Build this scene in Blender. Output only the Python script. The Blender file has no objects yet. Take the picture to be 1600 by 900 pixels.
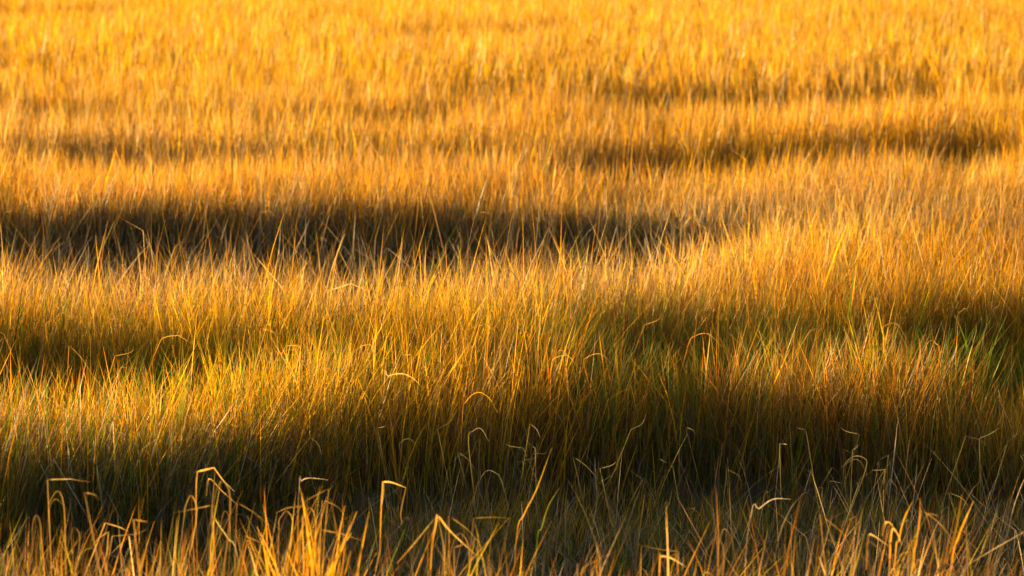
import bpy, math, random
import numpy as np
from mathutils import Vector

rng = np.random.default_rng(7)
random.seed(7)
S = bpy.context.scene
COL = S.collection

# ------------------------------------------------------------------ camera
CAM_Z = 2.75
F_PX = 4444.0                      # focal length in photo pixels (1600 wide)
PITCH = math.atan(570.0 / F_PX)
cd = bpy.data.cameras.new('camera')
cd.sensor_width = 36.0
cd.lens = 36.0 * F_PX / 1600.0
cd.clip_start = 0.1
cd.clip_end = 6000.0
cd.dof.use_dof = True
cd.dof.focus_distance = 13.8
cd.dof.aperture_fstop = 4.2
cam = bpy.data.objects.new('camera', cd)
cam.location = (0, 0, CAM_Z)
cam.rotation_euler = (math.pi / 2 - PITCH, 0, 0)
COL.objects.link(cam)
S.camera = cam

# ------------------------------------------------------------------ sky, sun, exposure
SUN_EL = math.radians(5.2)
SUN_AZ = math.radians(-42.0)       # measured from the view direction (+Y), negative = left
W = bpy.data.worlds.new('World')
S.world = W
W.use_nodes = True
wn = W.node_tree.nodes
sky = wn.new('ShaderNodeTexSky')
sky.sky_type = 'NISHITA'
sky.sun_disc = False
sky.sun_elevation = SUN_EL
sky.sun_rotation = SUN_AZ
sky.air_density = 1.0
sky.dust_density = 1.0
bg = wn['Background']
bg.inputs['Strength'].default_value = 0.055
W.node_tree.links.new(sky.outputs[0], bg.inputs['Color'])
sd = bpy.data.lights.new('sun', 'SUN')
sd.energy = 5.0
sd.angle = math.radians(0.5)
sd.color = (1.0, 0.75, 0.34)
sun = bpy.data.objects.new('sun', sd)
to_sun = Vector((math.sin(SUN_AZ) * math.cos(SUN_EL), math.cos(SUN_AZ) * math.cos(SUN_EL), math.sin(SUN_EL)))
sun.rotation_euler = to_sun.to_track_quat('Z', 'Y').to_euler()
sun.location = (0, 0, 30)
COL.objects.link(sun)
S.view_settings.view_transform = 'Standard'
S.view_settings.look = 'None'
S.view_settings.gamma = 1.0
S.view_settings.exposure = 2.35
S.render.engine = 'CYCLES'
S.cycles.max_bounces = 5
S.cycles.diffuse_bounces = 2
S.cycles.transmission_bounces = 2
S.cycles.use_denoising = True
S.cycles.caustics_reflective = False
S.cycles.caustics_refractive = False

# ------------------------------------------------------------------ projection helpers
CP, SP = math.cos(PITCH), math.sin(PITCH)
def project(x, y, z):
    dz = z - CAM_Z
    fwd = y * CP - dz * SP
    up = y * SP + dz * CP
    return 800 + F_PX * x / fwd, 450 - F_PX * up / fwd
def at_depth(px, py, y):
    """point in the vertical plane at distance y seen at photo pixel px, py"""
    a = (px - 800) / F_PX
    b = (450 - py) / F_PX
    dy = CP + b * SP
    t = y / dy
    return Vector((a * t, y, CAM_Z + (b * CP - SP) * t))

# ------------------------------------------------------------------ smooth noise
class Noise:
    def __init__(self, seed, n=128):
        self.g = np.random.default_rng(seed).random((n, n)); self.n = n
    def __call__(self, x, y):
        x = np.asarray(x, float); y = np.asarray(y, float)
        xi = np.floor(x).astype(int); yi = np.floor(y).astype(int)
        fx = x - xi; fy = y - yi
        fx = fx * fx * (3 - 2 * fx); fy = fy * fy * (3 - 2 * fy)
        g = self.g; n = self.n
        a = g[xi % n, yi % n]; b = g[(xi + 1) % n, yi % n]
        c = g[xi % n, (yi + 1) % n]; d = g[(xi + 1) % n, (yi + 1) % n]
        return (a * (1 - fx) + b * fx) * (1 - fy) + (c * (1 - fx) + d * fx) * fy
N1, N2, N3, N4 = Noise(1), Noise(2), Noise(3), Noise(4)
def fbm(nz, x, y):
    return (nz(x, y) * .55 + nz(x * 2.1 + 9, y * 2.1 + 4) * .3 + nz(x * 4.3 + 3, y * 4.3 + 7) * .15)

TOP = 0.68                         # height of the grass tops above the marsh floor
def sm(a, b, v):
    t = np.clip((v - a) / (b - a), 0, 1)
    return t * t * (3 - 2 * t)

# hollows between the stands: outlines taken on the plane of the grass tops
HOLLOWS = [  # xs, near/far outline (photo rows), strength along xs, softness rows
    # wide hollow in front of the nearest stand
    ([-900, 0, 150, 300, 400, 500, 600, 700, 850, 1000, 1100, 1250, 1400, 1500, 1600, 2500],
     [704, 696, 684, 652, 618, 590, 576, 566, 556, 556, 562, 570, 577, 582, 585, 585],
     [815, 803, 818, 802, 806, 808, 855, 838, 885, 888, 852, 858, 836, 852, 872, 860],
     [.84] * 16, 6),
    # small hollow at the left
    ([-900, 0, 150, 300, 420, 560, 640],
     [500, 497, 497, 502, 497, 480, 470],
     [575, 575, 572, 552, 528, 492, 472],
     [1, 1, 1, .85, .6, .3, 0], 8),
    # thin spots at the right
    ([860, 930, 1050, 1200, 1350, 1480, 1600, 2400],
     [464, 452, 456, 468, 454, 438, 448, 450],
     [480, 505, 540, 520, 505, 528, 560, 560],
     [0, .36, .42, .2, .18, .5, .42, .4], 7),
    ([1330, 1420, 1600, 2400], [585, 560, 540, 540], [600, 640, 650, 650], [0, .2, .3, .3], 9),
    # creek behind the first stand
    ([-1500, 0, 300, 600, 850, 1000, 1150, 1260],
     [300, 303, 303, 299, 301, 309, 320, 330],
     [420, 414, 402, 430, 404, 386, 352, 332],
     [.74, .74, .74, .74, .74, .66, .4, 0], 6),
    # dark slot at the right, farther out
    ([800, 950, 1200, 1450, 1650, 3000],
     [230, 208, 193, 182, 188, 196],
     [236, 253, 247, 230, 218, 216],
     [.4, 1, 1, .7, 0, 0], 2),
    ([1380, 1500, 1700, 3000], [238, 230, 226, 226], [250, 262, 266, 266], [0, .12, .12, .1], 4),
    # shallow far troughs
    ([-2000, 0, 400, 800, 900], [192, 195, 203, 205, 215], [246, 246, 240, 228, 220], [.2, .2, .24, .2, 0], 5),
    ([-2000, 0, 300, 500], [138, 140, 148, 152], [178, 176, 172, 160], [.22, .22, .2, 0], 5),
    ([560, 720, 1000, 1350, 1500, 3000], [114, 110, 109, 108, 110, 110], [122, 136, 146, 142, 136, 134], [0, .6, .8, .8, .4, .3], 2.5),
    ([250, 420, 620, 760], [158, 155, 153, 156], [162, 168, 170, 160], [0, .4, .4, 0], 3),
    ([1280, 1400, 1580, 3000], [13, 12, 12, 12], [15, 19, 20, 20], [0, .7, .8, .8], 1.5),
    ([-3000, 0, 160, 240], [-2, 0, 2, 3], [10, 11, 9, 5], [.5, .5, .5, 0], 1.5),
    ([480, 620, 820, 900], [30, 29, 30, 33], [34, 40, 42, 36], [0, .15, .15, 0], 2),
]
def hollow(x, y):
    px, py = project(np.asarray(x, float), np.asarray(y, float), .63)
    wob = (fbm(N3, np.asarray(x) * 1.6, np.asarray(y) * .9) - .5)
    m = np.zeros_like(px)
    for xs, t, b, s, soft in HOLLOWS:
        tt = np.interp(px, xs, t); bb = np.interp(px, xs, b)
        ss = np.interp(px, xs, s) * (px >= xs[0]) * (px <= xs[-1])
        w = wob * soft * 2.2
        m = np.maximum(m, ss * sm(-soft, soft, py - tt + w) * sm(-soft, soft, bb - py + w))
    return m

def ground_z(x, y):
    x = np.asarray(x, float); y = np.asarray(y, float)
    z = (fbm(N1, x * .35, y * .35) - .5) * .10
    near = sm(6.0, 9.0, y) * sm(200, 110, y)
    z = z - .20 * hollow(x, np.maximum(y, 1.0)) * near
    return z

# ------------------------------------------------------------------ materials
def grass_material(name, trans=0.5, gloss=0.05):
    m = bpy.data.materials.new(name); m.use_nodes = True
    nt = m.node_tree; n = nt.nodes; l = nt.links
    n.clear()
    out = n.new('ShaderNodeOutputMaterial')
    att = n.new('ShaderNodeAttribute'); att.attribute_name = 'tint'
    geo = n.new('ShaderNodeTexCoord')
    tex = n.new('ShaderNodeTexNoise'); tex.inputs['Scale'].default_value = 55; tex.inputs['Detail'].default_value = 2
    mp = n.new('ShaderNodeMapping'); mp.inputs['Scale'].default_value = (1, 1, .25)
    l.new(geo.outputs['Object'], mp.inputs[0]); l.new(mp.outputs[0], tex.inputs['Vector'])
    ramp = n.new('ShaderNodeMapRange'); ramp.inputs['From Min'].default_value = .3; ramp.inputs['From Max'].default_value = .7
    ramp.inputs['To Min'].default_value = .72; ramp.inputs['To Max'].default_value = 1.2
    l.new(tex.outputs['Fac'], ramp.inputs['Value'])
    mul = n.new('ShaderNodeVectorMath'); mul.operation = 'SCALE'
    l.new(att.outputs['Color'], mul.inputs[0]); l.new(ramp.outputs[0], mul.inputs['Scale'])
    dif = n.new('ShaderNodeBsdfDiffuse'); l.new(mul.outputs[0], dif.inputs['Color'])
    gam = n.new('ShaderNodeGamma'); gam.inputs['Gamma'].default_value = 1.22
    l.new(mul.outputs[0], gam.inputs['Color'])
    tr = n.new('ShaderNodeBsdfTranslucent'); l.new(gam.outputs[0], tr.inputs['Color'])
    mx = n.new('ShaderNodeMixShader'); mx.inputs[0].default_value = trans
    l.new(dif.outputs[0], mx.inputs[1]); l.new(tr.outputs[0], mx.inputs[2])
    gl = n.new('ShaderNodeBsdfGlossy'); gl.inputs['Roughness'].default_value = .42
    mx2 = n.new('ShaderNodeMixShader'); mx2.inputs[0].default_value = gloss
    l.new(mx.outputs[0], mx2.inputs[1]); l.new(gl.outputs[0], mx2.inputs[2])
    l.new(mx2.outputs[0], out.inputs['Surface'])
    return m
MAT = grass_material('grass_blade_material', .46, .018)

def ground_material():
    m = bpy.data.materials.new('marsh_mud'); m.use_nodes = True
    nt = m.node_tree; n = nt.nodes; l = nt.links
    b = n['Principled BSDF']; b.inputs['Roughness'].default_value = .85
    tc = n.new('ShaderNodeTexCoord')
    t = n.new('ShaderNodeTexNoise'); t.inputs['Scale'].default_value = 3.0; t.inputs['Detail'].default_value = 8
    l.new(tc.outputs['Object'], t.inputs['Vector'])
    r = n.new('ShaderNodeValToRGB')
    r.color_ramp.elements[0].position = .35; r.color_ramp.elements[0].color = (.030, .022, .014, 1)
    r.color_ramp.elements[1].position = .7; r.color_ramp.elements[1].color = (.11, .075, .035, 1)
    l.new(t.outputs['Fac'], r.inputs[0]); l.new(r.outputs[0], b.inputs['Base Color'])
    bp = n.new('ShaderNodeBump'); bp.inputs['Strength'].default_value = .6; bp.inputs['Distance'].default_value = .03
    l.new(t.outputs['Fac'], bp.inputs['Height']); l.new(bp.outputs[0], b.inputs['Normal'])
    return m

# ------------------------------------------------------------------ ground sheet to the horizon
ys = np.concatenate([[-300, -100, -30, -8, -2, 2, 4], np.arange(5, 34, .22), np.arange(34, 80, .6), np.arange(80, 140, 3), [160, 200, 300, 500, 900, 1600, 3000]])
us = np.concatenate([[-3000, -1200, -500, -200, -90, -50, -30], np.arange(-22, 22.01, .3), [30, 50, 90, 200, 500, 1200, 3000]])
X, Y = np.meshgrid(us, ys)
Z = ground_z(X, Y)
far = np.sqrt(X * X + Y * Y)
Z = Z * sm(300, 150, far)
nv, nu = X.shape
gv = np.stack([X, Y, Z], -1).reshape(-1, 3)
ii = (np.arange(nv - 1)[:, None] * nu + np.arange(nu - 1)[None, :]).reshape(-1)
gf = np.stack([ii, ii + 1, ii + nu + 1, ii + nu], -1)
gm = bpy.data.meshes.new('marsh_ground')
gm.from_pydata(gv.tolist(), [], gf.tolist())
gm.polygons.foreach_set('use_smooth', np.ones(len(gf), bool))
gm.materials.append(ground_material())
go = bpy.data.objects.new('marsh_ground', gm)
go['kind'] = 'structure'
go['label'] = 'dark wet mud and litter under the marsh grass'
COL.objects.link(go)

# ------------------------------------------------------------------ blade meshes
def blade_arrays(P, H, Wd, az, lean, curve, kpos, kang, shear, twist, base, tip, nseg):
    """P n,3 roots; H lengths; az bend direction; kink at kpos by kang; shear n,2 wind offset; colours n,3"""
    n = len(H)
    t = np.linspace(0, 1, nseg + 1)
    # where a blade is folded, move one ring onto the fold
    T = np.repeat(t[None], n, 0)
    if nseg >= 3:
        j = np.clip(np.round(kpos * nseg).astype(int), 1, nseg - 1)
        T[np.arange(n), j] = np.where(np.abs(kang) > .2, kpos, T[np.arange(n), j])
    th = lean[:, None] + curve[:, None] * ((T[:, :-1] + T[:, 1:]) / 2) ** 1.6
    th = th + kang[:, None] * (T[:, :-1] >= kpos[:, None] - 1e-4)
    dl = (T[:, 1:] - T[:, :-1]) * H[:, None]
    ca, sa = np.cos(az)[:, None], np.sin(az)[:, None]
    step = np.stack([np.sin(th) * ca * dl, np.sin(th) * sa * dl, np.cos(th) * dl], -1)
    C = np.concatenate([np.zeros((n, 1, 3)), np.cumsum(step, 1)], 1) + P[:, None, :]
    C[:, :, 0] += shear[:, :1] * H[:, None] * T ** 1.5
    C[:, :, 1] += shear[:, 1:] * H[:, None] * T ** 1.5
    ph = az[:, None] + math.pi / 2 + twist[:, None] * T
    w = Wd[:, None] * .5 * (.75 + .5 * np.minimum(T * 3, 1) * .5) * (1 - T ** 2.6)
    sv = np.stack([np.cos(ph) * w, np.sin(ph) * w, np.zeros_like(w)], -1)
    L = C[:, :-1] + sv[:, :-1]; R = C[:, :-1] - sv[:, :-1]
    V = np.concatenate([np.stack([L, R], 2).reshape(n, -1, 3), C[:, -1:]], 1)      # n, 2*nseg+1, 3
    k = 2 * nseg + 1
    Tc = np.concatenate([np.repeat(T[:, :-1], 2, 1), np.ones((n, 1))], 1)[..., None]
    g = np.clip(Tc * 1.25 - .1, 0, 1)
    Cc = base[:, None] * (1 - g) + tip[:, None] * g
    tri = []
    for s in range(nseg - 1):
        a = 2 * s
        tri += [[a, a + 1, a + 3], [a, a + 3, a + 2]]
    a = 2 * (nseg - 1)
    tri += [[a, a + 1, a + 2]]
    tri = np.array(tri)
    F = (np.arange(n)[:, None, None] * k + tri[None]).reshape(-1, 3)
    return V.reshape(-1, 3), F, Cc.reshape(-1, 3)

def mesh_from(name, V, F, C, mat=MAT):
    m = bpy.data.meshes.new(name)
    V = np.ascontiguousarray(V, np.float32); F = np.ascontiguousarray(F, np.int32)
    m.vertices.add(len(V)); m.vertices.foreach_set('co', V.ravel())
    m.loops.add(F.size); m.loops.foreach_set('vertex_index', F.ravel())
    m.polygons.add(len(F))
    m.polygons.foreach_set('loop_start', np.arange(0, F.size, 3, dtype=np.int32))
    m.polygons.foreach_set('use_smooth', np.ones(len(F), bool))
    at = m.attributes.new('tint', 'FLOAT_COLOR', 'POINT')
    at.data.foreach_set('color', np.concatenate([C, np.ones((len(C), 1))], 1).astype(np.float32).ravel())
    m.update(calc_edges=True)
    m.materials.append(mat)
    return m

# real blade colours (linear)
GOLD = np.array([.72, .40, .010])
AMBER = np.array([.60, .265, .016])
STRAW = np.array([.62, .43, .17])
GREEN = np.array([.13, .185, .018])
RUST = np.array([.44, .175, .020])
OLIVE = np.array([.30, .25, .025])
BROWN = np.array([.24, .135, .055])
GREY = np.array([.33, .25, .18])

def zone_fields(x, y):
    """share of green, dead-brown grass at a spot"""
    px, py = project(x, y, TOP)
    n = fbm(N2, x * .8, y * .55)
    def blob(cx, cy, rx, ry):
        return np.exp(-((px - cx) / rx) ** 2 - ((py - cy) / ry) ** 2)
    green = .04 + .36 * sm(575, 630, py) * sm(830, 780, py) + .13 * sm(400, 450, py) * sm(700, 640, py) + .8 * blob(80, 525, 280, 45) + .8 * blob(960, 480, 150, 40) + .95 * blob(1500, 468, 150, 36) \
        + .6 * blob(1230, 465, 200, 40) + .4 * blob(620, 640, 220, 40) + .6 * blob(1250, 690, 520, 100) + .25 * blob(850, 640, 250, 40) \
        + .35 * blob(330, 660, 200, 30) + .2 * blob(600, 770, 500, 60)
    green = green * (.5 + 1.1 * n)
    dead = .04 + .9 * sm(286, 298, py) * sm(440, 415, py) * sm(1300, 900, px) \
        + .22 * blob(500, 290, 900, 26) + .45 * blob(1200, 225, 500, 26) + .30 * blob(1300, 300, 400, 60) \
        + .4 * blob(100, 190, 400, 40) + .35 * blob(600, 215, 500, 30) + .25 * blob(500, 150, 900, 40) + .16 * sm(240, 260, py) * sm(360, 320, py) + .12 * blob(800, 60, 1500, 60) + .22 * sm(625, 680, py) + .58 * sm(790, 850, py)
    return np.clip(green, 0, .9), np.clip(dead, 0, .85)

def stand(name, label, ylo, yhi, dens, wid, nseg, margin_l=2.6, margin_r=1.4, extra_h=1.0):
    a = F_PX / 1600 * 2
    area_w = lambda y: (y / a) * 1.06
    n = int(dens * (((yhi ** 2 - ylo ** 2) / a) * 1.06 + (margin_l + margin_r) * (yhi - ylo)))
    wmax = area_w(yhi) * 2 + margin_l + margin_r
    n2 = int(n * wmax / (((area_w(ylo) + area_w(yhi)) + margin_l + margin_r)))
    x = rng.random(n2) * wmax - area_w(yhi) - margin_l
    y = ylo + rng.random(n2) * (yhi - ylo)
    keep = (x > -area_w(y) - margin_l) & (x < area_w(y) + margin_r)
    x, y = x[keep], y[keep]
    # gather into loose tufts
    cl = .045 + .11 * sm(14, 50, y)
    gx = np.floor(x / cl + N4(x * 3, y * 3) * 2); gy = np.floor(y / cl)
    hsh = np.abs(np.sin(gx * 127.1 + gy * 311.7) * 43758.5453) % 1
    hs2 = np.abs(np.sin(gx * 269.5 + gy * 183.3) * 24634.6345) % 1
    pull = np.where(hsh > .35, .35 + .3 * sm(18, 34, y), .05)
    cx = (np.floor(x / cl) + .25 + .5 * hsh) * cl; cy = (gy + .25 + .5 * hs2) * cl
    x = x + (cx - x) * pull; y = y + (cy - y) * pull
    hol = hollow(x, y)
    fv0 = sm(16, 32, y)
    gap = (fbm(N2, x * 8 + 50, y * 5 + 20) < .43) * (.55 - .3 * fv0)
    keep = rng.random(len(x)) > hol * .40 + gap + (.25 + .3 * fv0) * (fbm(N1, x * 2.6, y * 1.5) < .38 + .05 * fv0)
    x, y, hol, hsh, hs2 = x[keep], y[keep], hol[keep], hsh[keep], hs2[keep]
    n = len(x)
    gz = ground_z(x, y)
    und = fbm(N1, x * .9 + 20, y * .6 + 11) - .5
    h = TOP * (1 + .34 * und + (.14 + .26 * sm(17, 34, y)) * (hsh - .5)) * extra_h
    farv = sm(15, 34, y)
    tuft = fbm(N3, x * 2.2 + 31, y * 1.1 + 17) - .5
    h = h * (1 + (.12 + .30 * farv) * tuft)
    h = h * (1 - hol * (.78 + .10 * farv))
    h = h * np.clip(rng.normal(.90, .13, n), .45, 1.16)
    tall = rng.random(n) < .012 + .03 * farv
    rise = (y > 15.2) & (y < 17.8) & (x < 1.3) & (rng.random(n) < .03)
    tall = tall | rise
    h = np.where(tall, h * (1.12 + .22 * rng.random(n)), h)
    h = np.where(rise, h * (1.02 + .22 * rng.random(n)), h)
    green, dead = zone_fields(x, y)
    r = rng.random(n)
    bank = sm(13.0, 12.2, y) * sm(9.6, 10.4, y)
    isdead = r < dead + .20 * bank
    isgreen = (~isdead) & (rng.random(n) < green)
    # colours
    k = rng.random((n, 1))
    kk = np.clip(fbm(N4, x * .5, y * .4)[:, None] * 1.6 - .3 + (k - .5) * .8, 0, 1)
    kk = kk * (1 - .55 * sm(20, 45, y)[:, None])
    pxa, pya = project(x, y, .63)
    sunny = np.exp(-((pxa - 560) / 420) ** 2 - ((pya - 535) / 90) ** 2)[:, None]  # sunlit part of the meadow: extra sun put into the tip colour
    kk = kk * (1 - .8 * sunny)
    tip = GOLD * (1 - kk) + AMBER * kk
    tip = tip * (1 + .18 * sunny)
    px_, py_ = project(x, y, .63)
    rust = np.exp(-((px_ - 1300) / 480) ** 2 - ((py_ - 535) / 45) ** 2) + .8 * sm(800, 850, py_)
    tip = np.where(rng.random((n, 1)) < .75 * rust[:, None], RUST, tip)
    base = AMBER * .5 + OLIVE * .5 * (1 - k) + BROWN * .5 * k - AMBER * 0
    gk = rng.random((n, 1)) ** 1.6
    gt = GREEN * (1 - gk) + OLIVE * gk
    tip = np.where(isgreen[:, None], gt * .75 + GOLD * .25 * (gk > .4) + GREEN * .25 * (gk <= .4), tip)
    base = np.where(isgreen[:, None], GREEN * .9, base * .9)
    dk = rng.random((n, 1))
    dt = np.where(dk < .55, BROWN * (1 - dk) + GREY * dk, STRAW * .75 + AMBER * .25)
    dt = np.where(dk < .25, AMBER * .75, dt)
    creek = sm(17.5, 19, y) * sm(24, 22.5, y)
    dt = np.where((dk < .4) & (rng.random((n, 1)) < creek[:, None]), GREY * 1.2, dt)  # creek band's dead tips greyed and lightened, skylit shade put into the colour
    dt = np.where((dk > .55) & (rng.random((n, 1)) < bank[:, None]), GREY * 1.5, dt)  # bank's dead tips paled, painting in skylight on shaded blades
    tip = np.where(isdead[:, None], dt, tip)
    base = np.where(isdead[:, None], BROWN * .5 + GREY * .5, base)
    fleck = (rng.random((n, 1)) < .07) & ~isgreen[:, None]
    tip = np.where(fleck, STRAW * 1.1, tip)
    var = np.exp(rng.normal(0, .38, (n, 1)) + .55 * (hs2[:, None] - .5))
    var = np.clip(var, .35, 1.5)
    tip = tip * var; base = base * var
    # shape
    az = rng.random(n) * 2 * math.pi
    lean = np.abs(rng.normal(0, .08, n))
    lean = np.where(rng.random(n) < .24 * (1 - .6 * farv), np.abs(rng.normal(0, .34, n)), lean)
    curve = np.abs(rng.normal(.14, .22, n))
    fold = rng.random(n) < (.075 + .24 * isdead + .3 * isdead * bank)
    kang = np.where(fold, rng.uniform(.7, 2.3, n), 0)
    kpos = np.where(fold, rng.uniform(.55, .88, n), .6)
    curl = (rng.random(n) < .03 + .18 * isdead) & ~fold
    curve = np.where(curl, rng.uniform(1.0, 2.6, n), curve)
    wind = .05 + .10 * (fbm(N2, x * .45 + 5, y * .3 + 3) - .42)
    shear = np.stack([wind + .22 * (hsh - .5) + rng.normal(0, .15, n), rng.normal(-.02, .12, n)], -1)
    shear = shear * (1 - .55 * farv)[:, None]
    twist = rng.normal(0, .9, n)
    Wd = wid * np.clip(np.exp(rng.normal(-.12, .5, n)), .3, 2.6) * np.where(tall, 1.1, 1) * (1 + .35 * bank * isdead)
    P = np.stack([x, y, gz - .02], -1)
    H = h / np.cos(np.clip(lean, 0, .6)) + .02
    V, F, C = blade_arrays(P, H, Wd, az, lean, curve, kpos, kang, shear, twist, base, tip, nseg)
    if 9.5 < ylo < 26:
        # dense thatch of old leaves low down, added to block sun at shaded faces
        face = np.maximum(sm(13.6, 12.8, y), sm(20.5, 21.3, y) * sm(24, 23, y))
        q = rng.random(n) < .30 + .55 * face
        m = int(q.sum())
        P2 = P[q].copy(); P2[:, :2] += rng.normal(0, .04, (m, 2))
        hq = TOP * (1 - hol[q] * .8) * rng.uniform(.45, .74, m) * (1 + .22 * face[q]) * np.clip(1 + .34 * und[q], .7, 1.2)
        gk2 = rng.random((m, 1))
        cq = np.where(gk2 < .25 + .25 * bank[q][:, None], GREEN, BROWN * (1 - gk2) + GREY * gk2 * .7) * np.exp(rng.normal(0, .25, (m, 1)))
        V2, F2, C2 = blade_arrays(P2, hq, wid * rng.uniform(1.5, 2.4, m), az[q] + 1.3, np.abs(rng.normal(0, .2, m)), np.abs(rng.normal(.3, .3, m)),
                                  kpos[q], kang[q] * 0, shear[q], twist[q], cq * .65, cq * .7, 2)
        F = np.concatenate([F, F2 + len(V)]); V = np.concatenate([V, V2]); C = np.concatenate([C, C2])
    o = bpy.data.objects.new(name, mesh_from(name, V, F, C))
    o['kind'] = 'stuff'; o['label'] = label; o['category'] = 'grass'
    COL.objects.link(o)
    return n, len(F)

tot = 0
for args in [
    ('cordgrass_fringe', 'tangled gold and brown grass tips along the bottom edge of the picture', 6.6, 9.9, 800, .0050, 5, 1.5, 1.2),
    ('cordgrass_bank', 'dark shaded green and brown grass bank with gold top across the lower third', 9.9, 13.2, 3000, .0048, 4),
    ('cordgrass_meadow', 'bright golden grass sweeping across the middle of the marsh', 13.2, 18.2, 2100, .0046, 4),
    ('withered_grass', 'grey brown withered grass with curled tips lining the dark creek band', 18.2, 26.5, 1300, .0066, 3, 4, 2),
    ('cordgrass_flat', 'soft amber grass between the dark creek band and the far field', 26.5, 42, 560, .0095, 2, 5, 2.5),
    ('cordgrass_field', 'blurred bright yellow orange grass field along the top of the picture', 42, 100, 120, .017, 2, 6, 3),
]:
    n, f = stand(*args)
    tot += f
    print('STAND', args[0], n, f)



# loose dead leaves and broken stems tangled in the shaded faces of the stands
def litter(name, label, n, ylo, yhi, hlo, hhi, wid):
    y = ylo + (yhi - ylo) * rng.random(n)
    x = (rng.random(n) * 2 - 1) * (y * .19 + 1.2)
    z = ground_z(x, y)
    H = rng.uniform(hlo, hhi, n)
    az = rng.random(n) * 2 * math.pi
    lean = np.abs(rng.normal(.12, .30, n))
    curve = np.where(rng.random(n) < .4, rng.uniform(.6, 2.4, n), np.abs(rng.normal(.2, .3, n)))
    kang = np.where(rng.random(n) < .55, rng.uniform(.6, 2.4, n) * np.where(rng.random(n) < .8, 1, -1), 0)
    kpos = rng.uniform(.35, .9, n)
    k = rng.random((n, 1))
    tip = np.where(k < .55, GREY * 1.35, np.where(k < .85, STRAW * .85, BROWN * 1.2)) * np.exp(rng.normal(0, .3, (n, 1)))
    V, F, C = blade_arrays(np.stack([x, y, z - .02], -1), H, wid * np.exp(rng.normal(-.1, .45, n)), az, lean, curve, kpos, kang,
                           np.stack([rng.normal(.05, .2, n), rng.normal(0, .1, n)], -1), rng.normal(0, 1.4, n), BROWN * .5 + tip * .3, tip, 7)
    o = bpy.data.objects.new(name, mesh_from(name, V, F, C))
    o['kind'] = 'stuff'; o['label'] = label; o['category'] = 'dry grass'
    COL.objects.link(o)
litter('dry_litter', 'grey and straw broken stems tangled in the dark bank across the lower third', 3600, 10.9, 12.7, .25, .72, .0040)
litter('dry_litter', 'grey curled dead leaves tangled in the brown creek band at left and centre', 5200, 18.0, 22.2, .35, .85, .0065)
litter('dry_litter', 'brown broken stems and dead leaves tangled along the bottom edge', 1200, 8.2, 9.9, .3, .62, .0036)

# ------------------------------------------------------------------ single stalks, blades and tussocks that stand out
def link(name, mesh=None, parent=None, loc=None, rot=None, scale=None):
    o = bpy.data.objects.new(name, mesh); COL.objects.link(o)
    if parent: o.parent = parent
    if loc is not None: o.location = loc
    if rot is not None: o.rotation_euler = rot
    if scale is not None: o.scale = scale
    return o
def describe(o, label, cat, group=None):
    o['label'] = label; o['category'] = cat
    if group: o['group'] = group

def smooth_line(pts, per=4, sharp=()):
    """Catmull-Rom through pts; indices in sharp keep a hard fold"""
    pts = [Vector(p) for p in pts]; out = []
    for i in range(len(pts) - 1):
        p1, p2 = pts[i], pts[i + 1]
        p0 = pts[i - 1] if i > 0 and i not in sharp else p1 * 2 - p2
        p3 = pts[i + 2] if i + 2 < len(pts) and (i + 1) not in sharp else p2 * 2 - p1
        for k in range(per):
            t = k / per
            out.append(.5 * ((2 * p1) + (p2 - p0) * t + (2 * p0 - 5 * p1 + 4 * p2 - p3) * t * t + (-p0 + 3 * p1 - 3 * p2 + p3) * t ** 3))
    out.append(pts[-1])
    return out

def ribbon(name, pts, width, base, tip, roll=0.0, curl=.35, blunt=.12, start=.6, grad=1.25):
    """a leaf: three points across (folded along the midrib) swept along pts"""
    n = len(pts); V = []; C = []; F = []
    base = np.array(base); tip = np.array(tip)
    for i, p in enumerate(pts):
        a = pts[max(i - 1, 0)]; b = pts[min(i + 1, n - 1)]
        d = (b - a).normalized()
        side = d.cross(Vector((math.sin(roll), math.cos(roll), 0.0)))
        if side.length < 1e-4: side = Vector((1, 0, 0))
        side.normalize(); nor = side.cross(d)
        t = i / (n - 1)
        w = width * .5 * (start + (1 - start) * min(t * 3, 1)) * max(1 - t ** 3.2, blunt)
        V += [p - side * w + nor * w * curl, p, p + side * w + nor * w * curl]
        g = min(max(t * grad - .1, 0), 1) ** (1.0 if grad > 1.2 else 2.2)
        C += [base * (1 - g) + tip * g] * 3
    for i in range(n - 1):
        a = 3 * i
        for q in ((a, a + 1, a + 4), (a, a + 4, a + 3), (a + 1, a + 2, a + 5), (a + 1, a + 5, a + 4)):
            F.append(q)
    return mesh_from(name, np.array([tuple(v) for v in V]), np.array(F), np.array(C))

def culm_mesh(name, pts, r0, r1, base, tip):
    n = len(pts); V = []; C = []; F = []; k = 5
    base = np.array(base); tip = np.array(tip)
    for i, p in enumerate(pts):
        a = pts[max(i - 1, 0)]; b = pts[min(i + 1, n - 1)]
        d = (b - a).normalized(); s = d.cross(Vector((0, 1, 0))).normalized(); q = s.cross(d)
        t = i / (n - 1); r = r0 + (r1 - r0) * t
        for j in range(k):
            an = 2 * math.pi * j / k
            V.append(p + s * math.cos(an) * r + q * math.sin(an) * r); C.append(base * (1 - t) + tip * t)
    for i in range(n - 1):
        for j in range(k):
            a = i * k + j; b = i * k + (j + 1) % k
            F += [(a, b, b + k), (a, b + k, a + k)]
    m = (n - 1) * k
    F += [(m, m + j, m + j + 1) for j in range(1, k - 1)]
    return mesh_from(name, np.array([tuple(v) for v in V]), np.array(F), np.array(C))

def gz1(x, y): return float(ground_z(np.array([x]), np.array([y]))[0])

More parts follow.
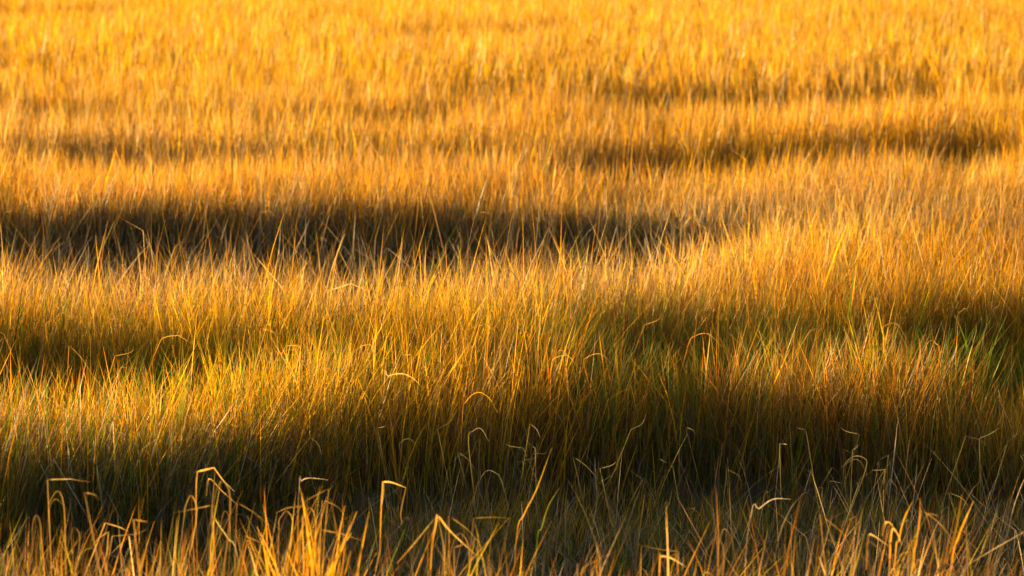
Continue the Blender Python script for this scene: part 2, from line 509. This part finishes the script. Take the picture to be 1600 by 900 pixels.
PALE = STRAW; ORANGE = np.array([.64, .30, .022])
def traced(name, label, cat, y, line, width, base, tip, sharp=(), group=None, extra=(), roll=0.3):
    """a stalk standing at distance y: its upper run follows line (photo points), its foot goes down to the mud below"""
    width *= .54
    pts = [at_depth(px, py, y + dy) for px, py, dy in line]
    f = pts[0]; d = (pts[1] - pts[0])
    fx = f.x - (d.x / max(d.z, .05)) * f.z * .22 if d.z > 0 else f.x
    foot = Vector((fx, f.y, gz1(fx, f.y) - .02))
    e = link(name, None, loc=foot); describe(e, label, cat, group)
    loc = [p - foot for p in [foot] + pts]
    sl = smooth_line(loc, 4, {s + 1 for s in sharp})
    cut = 4 + 1
    link('culm', culm_mesh('culm', sl[:cut], width * .26, width * .2, base * .8, base), e)
    link('leaf', ribbon('leaf', sl[cut - 2:], width, base, tip, roll), e)
    for ln, w in extra:
        q = [at_depth(px, py, y + dy) - foot for px, py, dy in ln]
        link('leaf', ribbon('leaf', smooth_line(q, 4), w, base, tip, roll + .4), e)
    return e

traced('folded_stalk', 'dry stalk with its tip snapped flat to the right, alone above the dark bank', 'grass stalk', 10.4,
       [(594, 840, 0), (598, 753, 0), (612, 754, .02), (634, 762, .05)], .014, ORANGE, PALE * .8 + ORANGE * .4, sharp=(1,),
       extra=[([(594, 800, 0), (601, 756, 0.01)], .007), ([(634, 762, .05), (626, 800, .03), (628, 820, .03)], .006)])
traced('folded_stalk', 'thick stalk folded into a sharp peak near the bottom centre', 'grass stalk', 9.4,
       [(672, 890, 0), (683, 804, 0), (703, 830, .02), (742, 866, .06)], .015, ORANGE, PALE, sharp=(1,),
       extra=[([(690, 900, 0), (693, 860, .01), (684, 806, 0)], .009), ([(620, 880, .03), (650, 845, .01), (682, 806, 0)], .007)])
traced('folded_stalk', 'pale dry stalk with flat top and drooping tip above the dark bank left of centre', 'grass stalk', 10.7,
       [(306, 790, 0), (308, 737, 0), (334, 731, .03), (348, 750, .05), (366, 768, .06)], .014, ORANGE, PALE, sharp=(1, 2),
       extra=[([(330, 800, .02), (336, 733, .03)], .007), ([(322, 775, .02), (326, 748, .02), (345, 766, .05), (372, 790, .08)], .008)])
traced('arched_blade', 'long pale blade bent over like a roof in the golden grass left of centre', 'grass blade', 15.9,
       [(512, 470, 0), (514, 454, 0), (548, 443, .03), (577, 456, .06)], .012, PALE, PALE * 1.1, sharp=(1, 2))
traced('arched_blade', 'pale blade curving over at the lower edge of the golden slope', 'grass blade', 13.2,
       [(600, 600, 0), (606, 588, 0), (628, 584, .02), (646, 592, .05), (660, 606, .06)], .011, PALE, PALE * 1.05)
traced('curled_blade', 'curled dry blade looping over in the bottom right fringe', 'grass blade', 9.5,
       [(1390, 880, 0), (1391, 845, 0), (1395, 826, 0), (1404, 838, .02), (1408, 850, .03)], .015, ORANGE, PALE,
       extra=[([(1353, 890, 0), (1356, 842, .01), (1362, 836, .02), (1388, 853, .03)], .009), ([(1378, 838, 0), (1382, 818, 0), (1392, 819, .02), (1398, 832, .03)], .010)])
traced('leaning_blade', 'broad orange blade leaning right near the bottom right corner', 'grass blade', 9.4,
       [(1486, 890, 0), (1497, 840, 0), (1508, 812, 0), (1521, 783, .02)], .016, ORANGE, GOLD,
       extra=[([(1478, 880, 0), (1492, 832, .01), (1503, 772, .02)], .009)])
traced('leaning_blade', 'orange blade with tip leaning right above the curled blade at lower right', 'grass blade', 9.8,
       [(1398, 880, 0), (1404, 845, 0), (1412, 812, 0), (1426, 783, .02)], .013, ORANGE, GOLD)
traced('upright_blade', 'broad upright orange blade right of the curled dry blade', 'grass blade', 9.5,
       [(1427, 890, 0), (1431, 850, 0), (1436, 815, 0), (1438, 778, .02)], .015, ORANGE, AMBER)
traced('dead_stem', 'pale grey dead stem pointing up left with a whitish tip', 'grass stem', 10.0,
       [(372, 876, 0), (356, 842, 0), (344, 824, 0), (332, 805, -.02)], .012, GREY, PALE * 1.15)
traced('folded_stalk', 'bright stalk with tip broken sideways at the bottom edge right of centre', 'grass stalk', 9.1,
       [(1030, 895, 0), (1032, 869, 0), (1048, 872, .01), (1072, 886, .04)], .013, ORANGE, PALE, sharp=(1,))
traced('leaning_blade', 'long thin orange stalk leaning right across the dark bank at centre', 'grass blade', 10.4,
       [(806, 850, 0), (818, 805, 0), (838, 765, 0), (862, 700, .02)], .011, ORANGE, GOLD * .8 + GREEN * .2)
traced('green_blade', 'thin green blade leaning right in the dark bank at centre', 'grass blade', 10.3,
       [(838, 860, 0), (846, 825, 0), (857, 790, 0), (874, 762, .02)], .010, GREEN, OLIVE)
traced('arched_blade', 'pale grey blade arching right in the dark bank at lower right', 'grass blade', 10.8,
       [(1172, 810, 0), (1186, 795, 0), (1208, 780, .02), (1236, 780, .05)], .011, GREY, GREY * 1.3)
traced('arched_blade', 'grey blade curving over in the dark bank left of centre', 'grass blade', 11.0,
       [(467, 770, 0), (471, 752, 0), (484, 747, .02), (513, 750, .05)], .010, GREY, GREY * 1.3)
traced('arched_blade', 'rust gold blade arched over where the golden slope meets the dark bank', 'grass blade', 12.7,
       [(722, 660, 0), (728, 628, 0), (746, 613, .02), (764, 622, .04), (778, 645, .06)], .008, AMBER * .8, GOLD)

# single stalks of the fringe and single bent blades further back; labelled once all stand
RECORDS = []
def ordinal(n):
    return '%d%s' % (n, 'th' if 10 <= n % 100 <= 20 else {1: 'st', 2: 'nd', 3: 'rd'}.get(n % 10, 'th'))
ZONE = ['left third', 'middle third', 'right third']
def fringe_stalk(px, tip_py, y, form):
    tipz = at_depth(px, tip_py, y)
    x = tipz.x; g = gz1(x, y) - .02
    hgt = tipz.z - g
    if hgt < .25: return
    zi = 0 if px < 533 else 1 if px < 1067 else 2
    r = random.random
    lean = random.gauss(.10, .17)
    dead = form != 'upright'
    grn = form == 'upright' and r() < .22
    base = BROWN * .5 + ORANGE * .4 if dead else OLIVE * .4 + ORANGE * .5
    tip = (PALE * (.35 + .45 * r()) + ORANGE * .3) if dead else (ORANGE * r() + GOLD * .4) / 1.1
    tip = tip * random.uniform(.4, .85) * (1 if px < 560 else .8); base = base * .8  # dimness of the shaded fringe put into tip colour, stronger towards the right
    if grn: tip = OLIVE * .7 + GOLD * .35; base = GREEN
    w = random.uniform(.0028, .005) if dead else random.uniform(.0038, .0085)
    cz = hgt * random.uniform(.35, .55)
    wob = random.gauss(0, .02)
    cp = [Vector((lean * cz * t * t + wob * math.sin(3 * t), wob * t, cz * t)) for t in (0, .33, .66, 1)]
    off = cp[-1].x + lean * (hgt - cz)
    e = link('grass_stalk', None, loc=(x - off, y, g))
    link('culm', culm_mesh('culm', cp, w * .28, w * .2, base * .9, base), e)
    top = cp[-1]; rest = hgt - cz
    if form == 'upright':
        c = random.gauss(.05, .12)
        line = [cp[-2], top, top + Vector((lean * rest * .5, .02, rest * .5)), top + Vector((lean * rest + c * rest, .05, rest))]
        sh = ()
    elif form == 'folded':
        sgn = 1 if r() < .68 else -1
        k = top + Vector((lean * rest * .8, 0, rest))
        out = random.uniform(.04, .16); fall = random.uniform(-.3, 1.1)
        line = [cp[-2], top, k, k + Vector((sgn * out * .5, .03 * r(), -out * fall * .4)), k + Vector((sgn * out * random.uniform(.7, 1.1), .06 * r(), -out * fall))]
        sh = (2,)
        if r() < .4: sh = (2, 3)
    else:
        sgn = 1 if r() < .65 else -1
        k = top + Vector((lean * rest * .6, 0, rest * .8))
        c = random.uniform(.012, .04)
        line = [cp[-2], top, k, k + Vector((sgn * c * .6, .01, rest * .2)), k + Vector((sgn * c * 1.6, .03, rest * .1)), k + Vector((sgn * c * random.uniform(1.8, 3.2), .05, -rest * random.uniform(.0, .6)))]
        sh = (4,) if r() < .5 else ()
    link('leaf', ribbon('leaf', smooth_line(line, 4, sh), w, base * .5 + tip * .5, tip, random.uniform(-1.1, 1.1)), e)
    for q in range(random.choice((1, 2, 2, 3))):
        a = r() * 6.283; h0 = cz * random.uniform(.45, 1.0); ln = random.uniform(.16, .34)
        o_ = Vector((math.cos(a), math.sin(a), 0)); s0 = Vector((lean * h0 * (h0 / cz), 0, h0))
        droop = random.uniform(-.3, .6) if not dead else random.uniform(0, 1.1)
        pts = [s0, s0 + o_ * ln * .10 + Vector((0, 0, ln * .45)), s0 + o_ * ln * .28 + Vector((0, 0, ln * (.85 - droop * .2))), s0 + o_ * ln * (.45 + .25 * droop) + Vector((0, 0, ln * (1.1 - droop)))]
        link('leaf', ribbon('leaf', smooth_line(pts, 3), w * random.uniform(.55, .9), base, tip * (.75 + .3 * r()), random.uniform(-1.1, 1.1)), e)
    tilt = 'leaning right' if lean > .18 else 'leaning left' if lean < -.05 else 'standing straight'
    kind = {'upright': 'pointed green-gold stalk ' if grn else 'pointed gold stalk ', 'folded': 'dry stalk with snapped tip ', 'hooked': 'dry stalk with hooked tip '}[form]
    RECORDS.append((kind + tilt + ', %s from left in the bottom fringe, ' + ZONE[zi], px, e, 'grass stalk', form + ' stalks in the bottom fringe'))

for i in range(150):
    c = random.choices(((90, 110), (330, 130), (500, 45), (700, 60), (1120, 70), (1390, 110), (1520, 60), None), (3, 4, 2.2, 2, 2, 3.4, 1.5, 5))[0]
    px = random.gauss(*c) if c else random.uniform(-10, 1610)
    y = random.uniform(8.75, 10.2)
    top = np.interp(px, [0, 300, 520, 700, 900, 1100, 1300, 1600], [760, 760, 755, 795, 812, 800, 785, 795])
    tp = top + random.random() ** 1.1 * 105 + 6
    if random.random() < .10: tp -= 35
    form = random.choices(('upright', 'folded', 'hooked'), (.64, .27, .09))[0]
    fringe_stalk(px, tp, y, form)

def bent_blade(px, py, zone, form):
    # distance from where the line of sight meets the grass tops
    lo, hi = 8.0, 60.0
    for _ in range(40):
        mid = (lo + hi) / 2
        if at_depth(px, py, mid).z > TOP * .90: lo = mid
        else: hi = mid
    y = lo
    if zone == 'dark bank': y = random.uniform(11.5, 12.4)
    if zone == 'creek band': y = random.uniform(20.4, 21.6)
    p = at_depth(px, py, y); g = gz1(p.x, p.y) - .02
    if p.z - g < .2: return
    h = p.z - g; r = random.random
    sg = 1 if r() < .62 else -1
    ln = random.uniform(.06, .20) * {'creek band': .6, 'dark bank': .6, 'golden slope': .75}[zone]
    lean = random.gauss(.10, .32)
    k = Vector((0, 0, h)); o0 = Vector((-lean * h, random.gauss(0, .04), 0))
    mid = o0 * .45 + Vector((0, 0, h * .55))
    yy = random.gauss(0, .06)
    if form == 'arched':
        line = [o0, mid, k + Vector((-sg * .02 - lean * .04, 0, -.05)), k, k + Vector((sg * ln * .5, yy * .5, .008)), k + Vector((sg * ln, yy, -.03 - .07 * r()))]
        sh = (4,) if r() < .3 else ()
    else:
        fall = random.uniform(-.9, 1.2)
        line = [o0, mid, k, k + Vector((sg * ln * .5, yy * .5, -ln * fall * .4)), k + Vector((sg * ln * random.uniform(.6, 1), yy, -ln * fall))]
        sh = (2,)
    if zone == 'dark bank': b, t = BROWN * .3 + GREEN * .3, GREY * (.9 + .6 * r())
    elif zone == 'creek band': b, t = BROWN, PALE * (.5 + .4 * r()) + ORANGE * .15
    else: b, t = AMBER * .9, PALE * (.7 + .35 * r()) + GOLD * .2
    wd = random.uniform(.0022, .0046) * (1 + max(y - 12, 0) * .035)
    o = link('bent_blade', ribbon('bent_blade', smooth_line(line, 4, sh), wd, b, t, random.uniform(-1, 1), start=.45, grad=1.1), loc=(p.x, p.y, g))
    tx = {'dark bank': 'in the shaded dark bank', 'golden slope': 'above the sunlit golden grass', 'creek band': 'in the brown creek band'}[zone]
    sx = {'arched': 'thin pale arched blade ', 'folded': 'thin pale folded blade '}[form]
    half = ' left of centre' if px < 800 else ' right of centre'
    RECORDS.append((sx + tx + half + ', %s from left', px, o, 'grass blade', 'bent blades ' + tx))
for i in range(40): bent_blade(random.uniform(0, 1600), random.uniform(440, 560), 'golden slope', random.choice(('arched', 'folded')))
for i in range(56): bent_blade(random.uniform(0, 1600), random.uniform(640, 800), 'dark bank', random.choices(('arched', 'folded'), (1, 6))[0])
for i in range(22): bent_blade(random.uniform(0, 1080), random.uniform(296, 335), 'creek band', random.choice(('arched', 'folded')))
count = {}
for lab, px, o, cat, grp in sorted(RECORDS, key=lambda q: q[1]):
    count[lab] = count.get(lab, 0) + 1
    describe(o, lab % ordinal(count[lab]), cat, grp)

# tussocks that read as one plant each
def tussock(label, px, py, y, count, height, spread, base, tip, width, name='grass_tussock'):
    p = at_depth(px, py, y); g = gz1(p.x, y) - .02
    e = link(name, None, loc=(p.x, y, g)); describe(e, label, 'grass tussock')
    var = []
    for v in range(7):
        bend = random.uniform(.02, .22)
        line = [Vector((0, 0, 0)), Vector((bend * .12, 0, .4)), Vector((bend * .45, 0, .75)), Vector((bend, 0, 1.0))]
        c = random.uniform(.75, 1.2)
        var.append(ribbon('blade', smooth_line(line, 2), width, base * c, tip * c, random.uniform(-1.2, 1.2)))
    for i in range(count):
        rr = spread * math.sqrt(random.random()); a = random.random() * 6.283
        o = link('blade', random.choice(var), e, (rr * math.cos(a), rr * math.sin(a), 0),
                 (random.gauss(0, .07), random.gauss(.05, .09), random.random() * 6.283))
        hh = height * random.uniform(.7, 1.08)
        o.scale = (random.uniform(.8, 1.4) * hh, hh, hh)
tussock('tall yellow green tuft rising upright from the golden grass right of centre', 1372, 500, 14.4, 34, .82, .07, OLIVE, OLIVE * .5 + GOLD * .5, .011)
tussock('dark green tussock in the shaded dip near the right edge', 1505, 500, 15.3, 60, .72, .20, GREEN, GREEN * 1.1, .010)
tussock('dark green tussock in the shaded hollow at the left edge', 105, 540, 14.3, 60, .55, .22, GREEN, GREEN * .8 + OLIVE * .3, .010)
tussock('green tussock below the bright golden crest right of centre', 965, 505, 14.9, 46, .70, .20, GREEN, OLIVE, .010)
tussock('bright orange leaning clump at the bottom edge left of centre', 492, 870, 9.3, 40, .80, .10, ORANGE, ORANGE * .4 + GOLD * .6, .014)
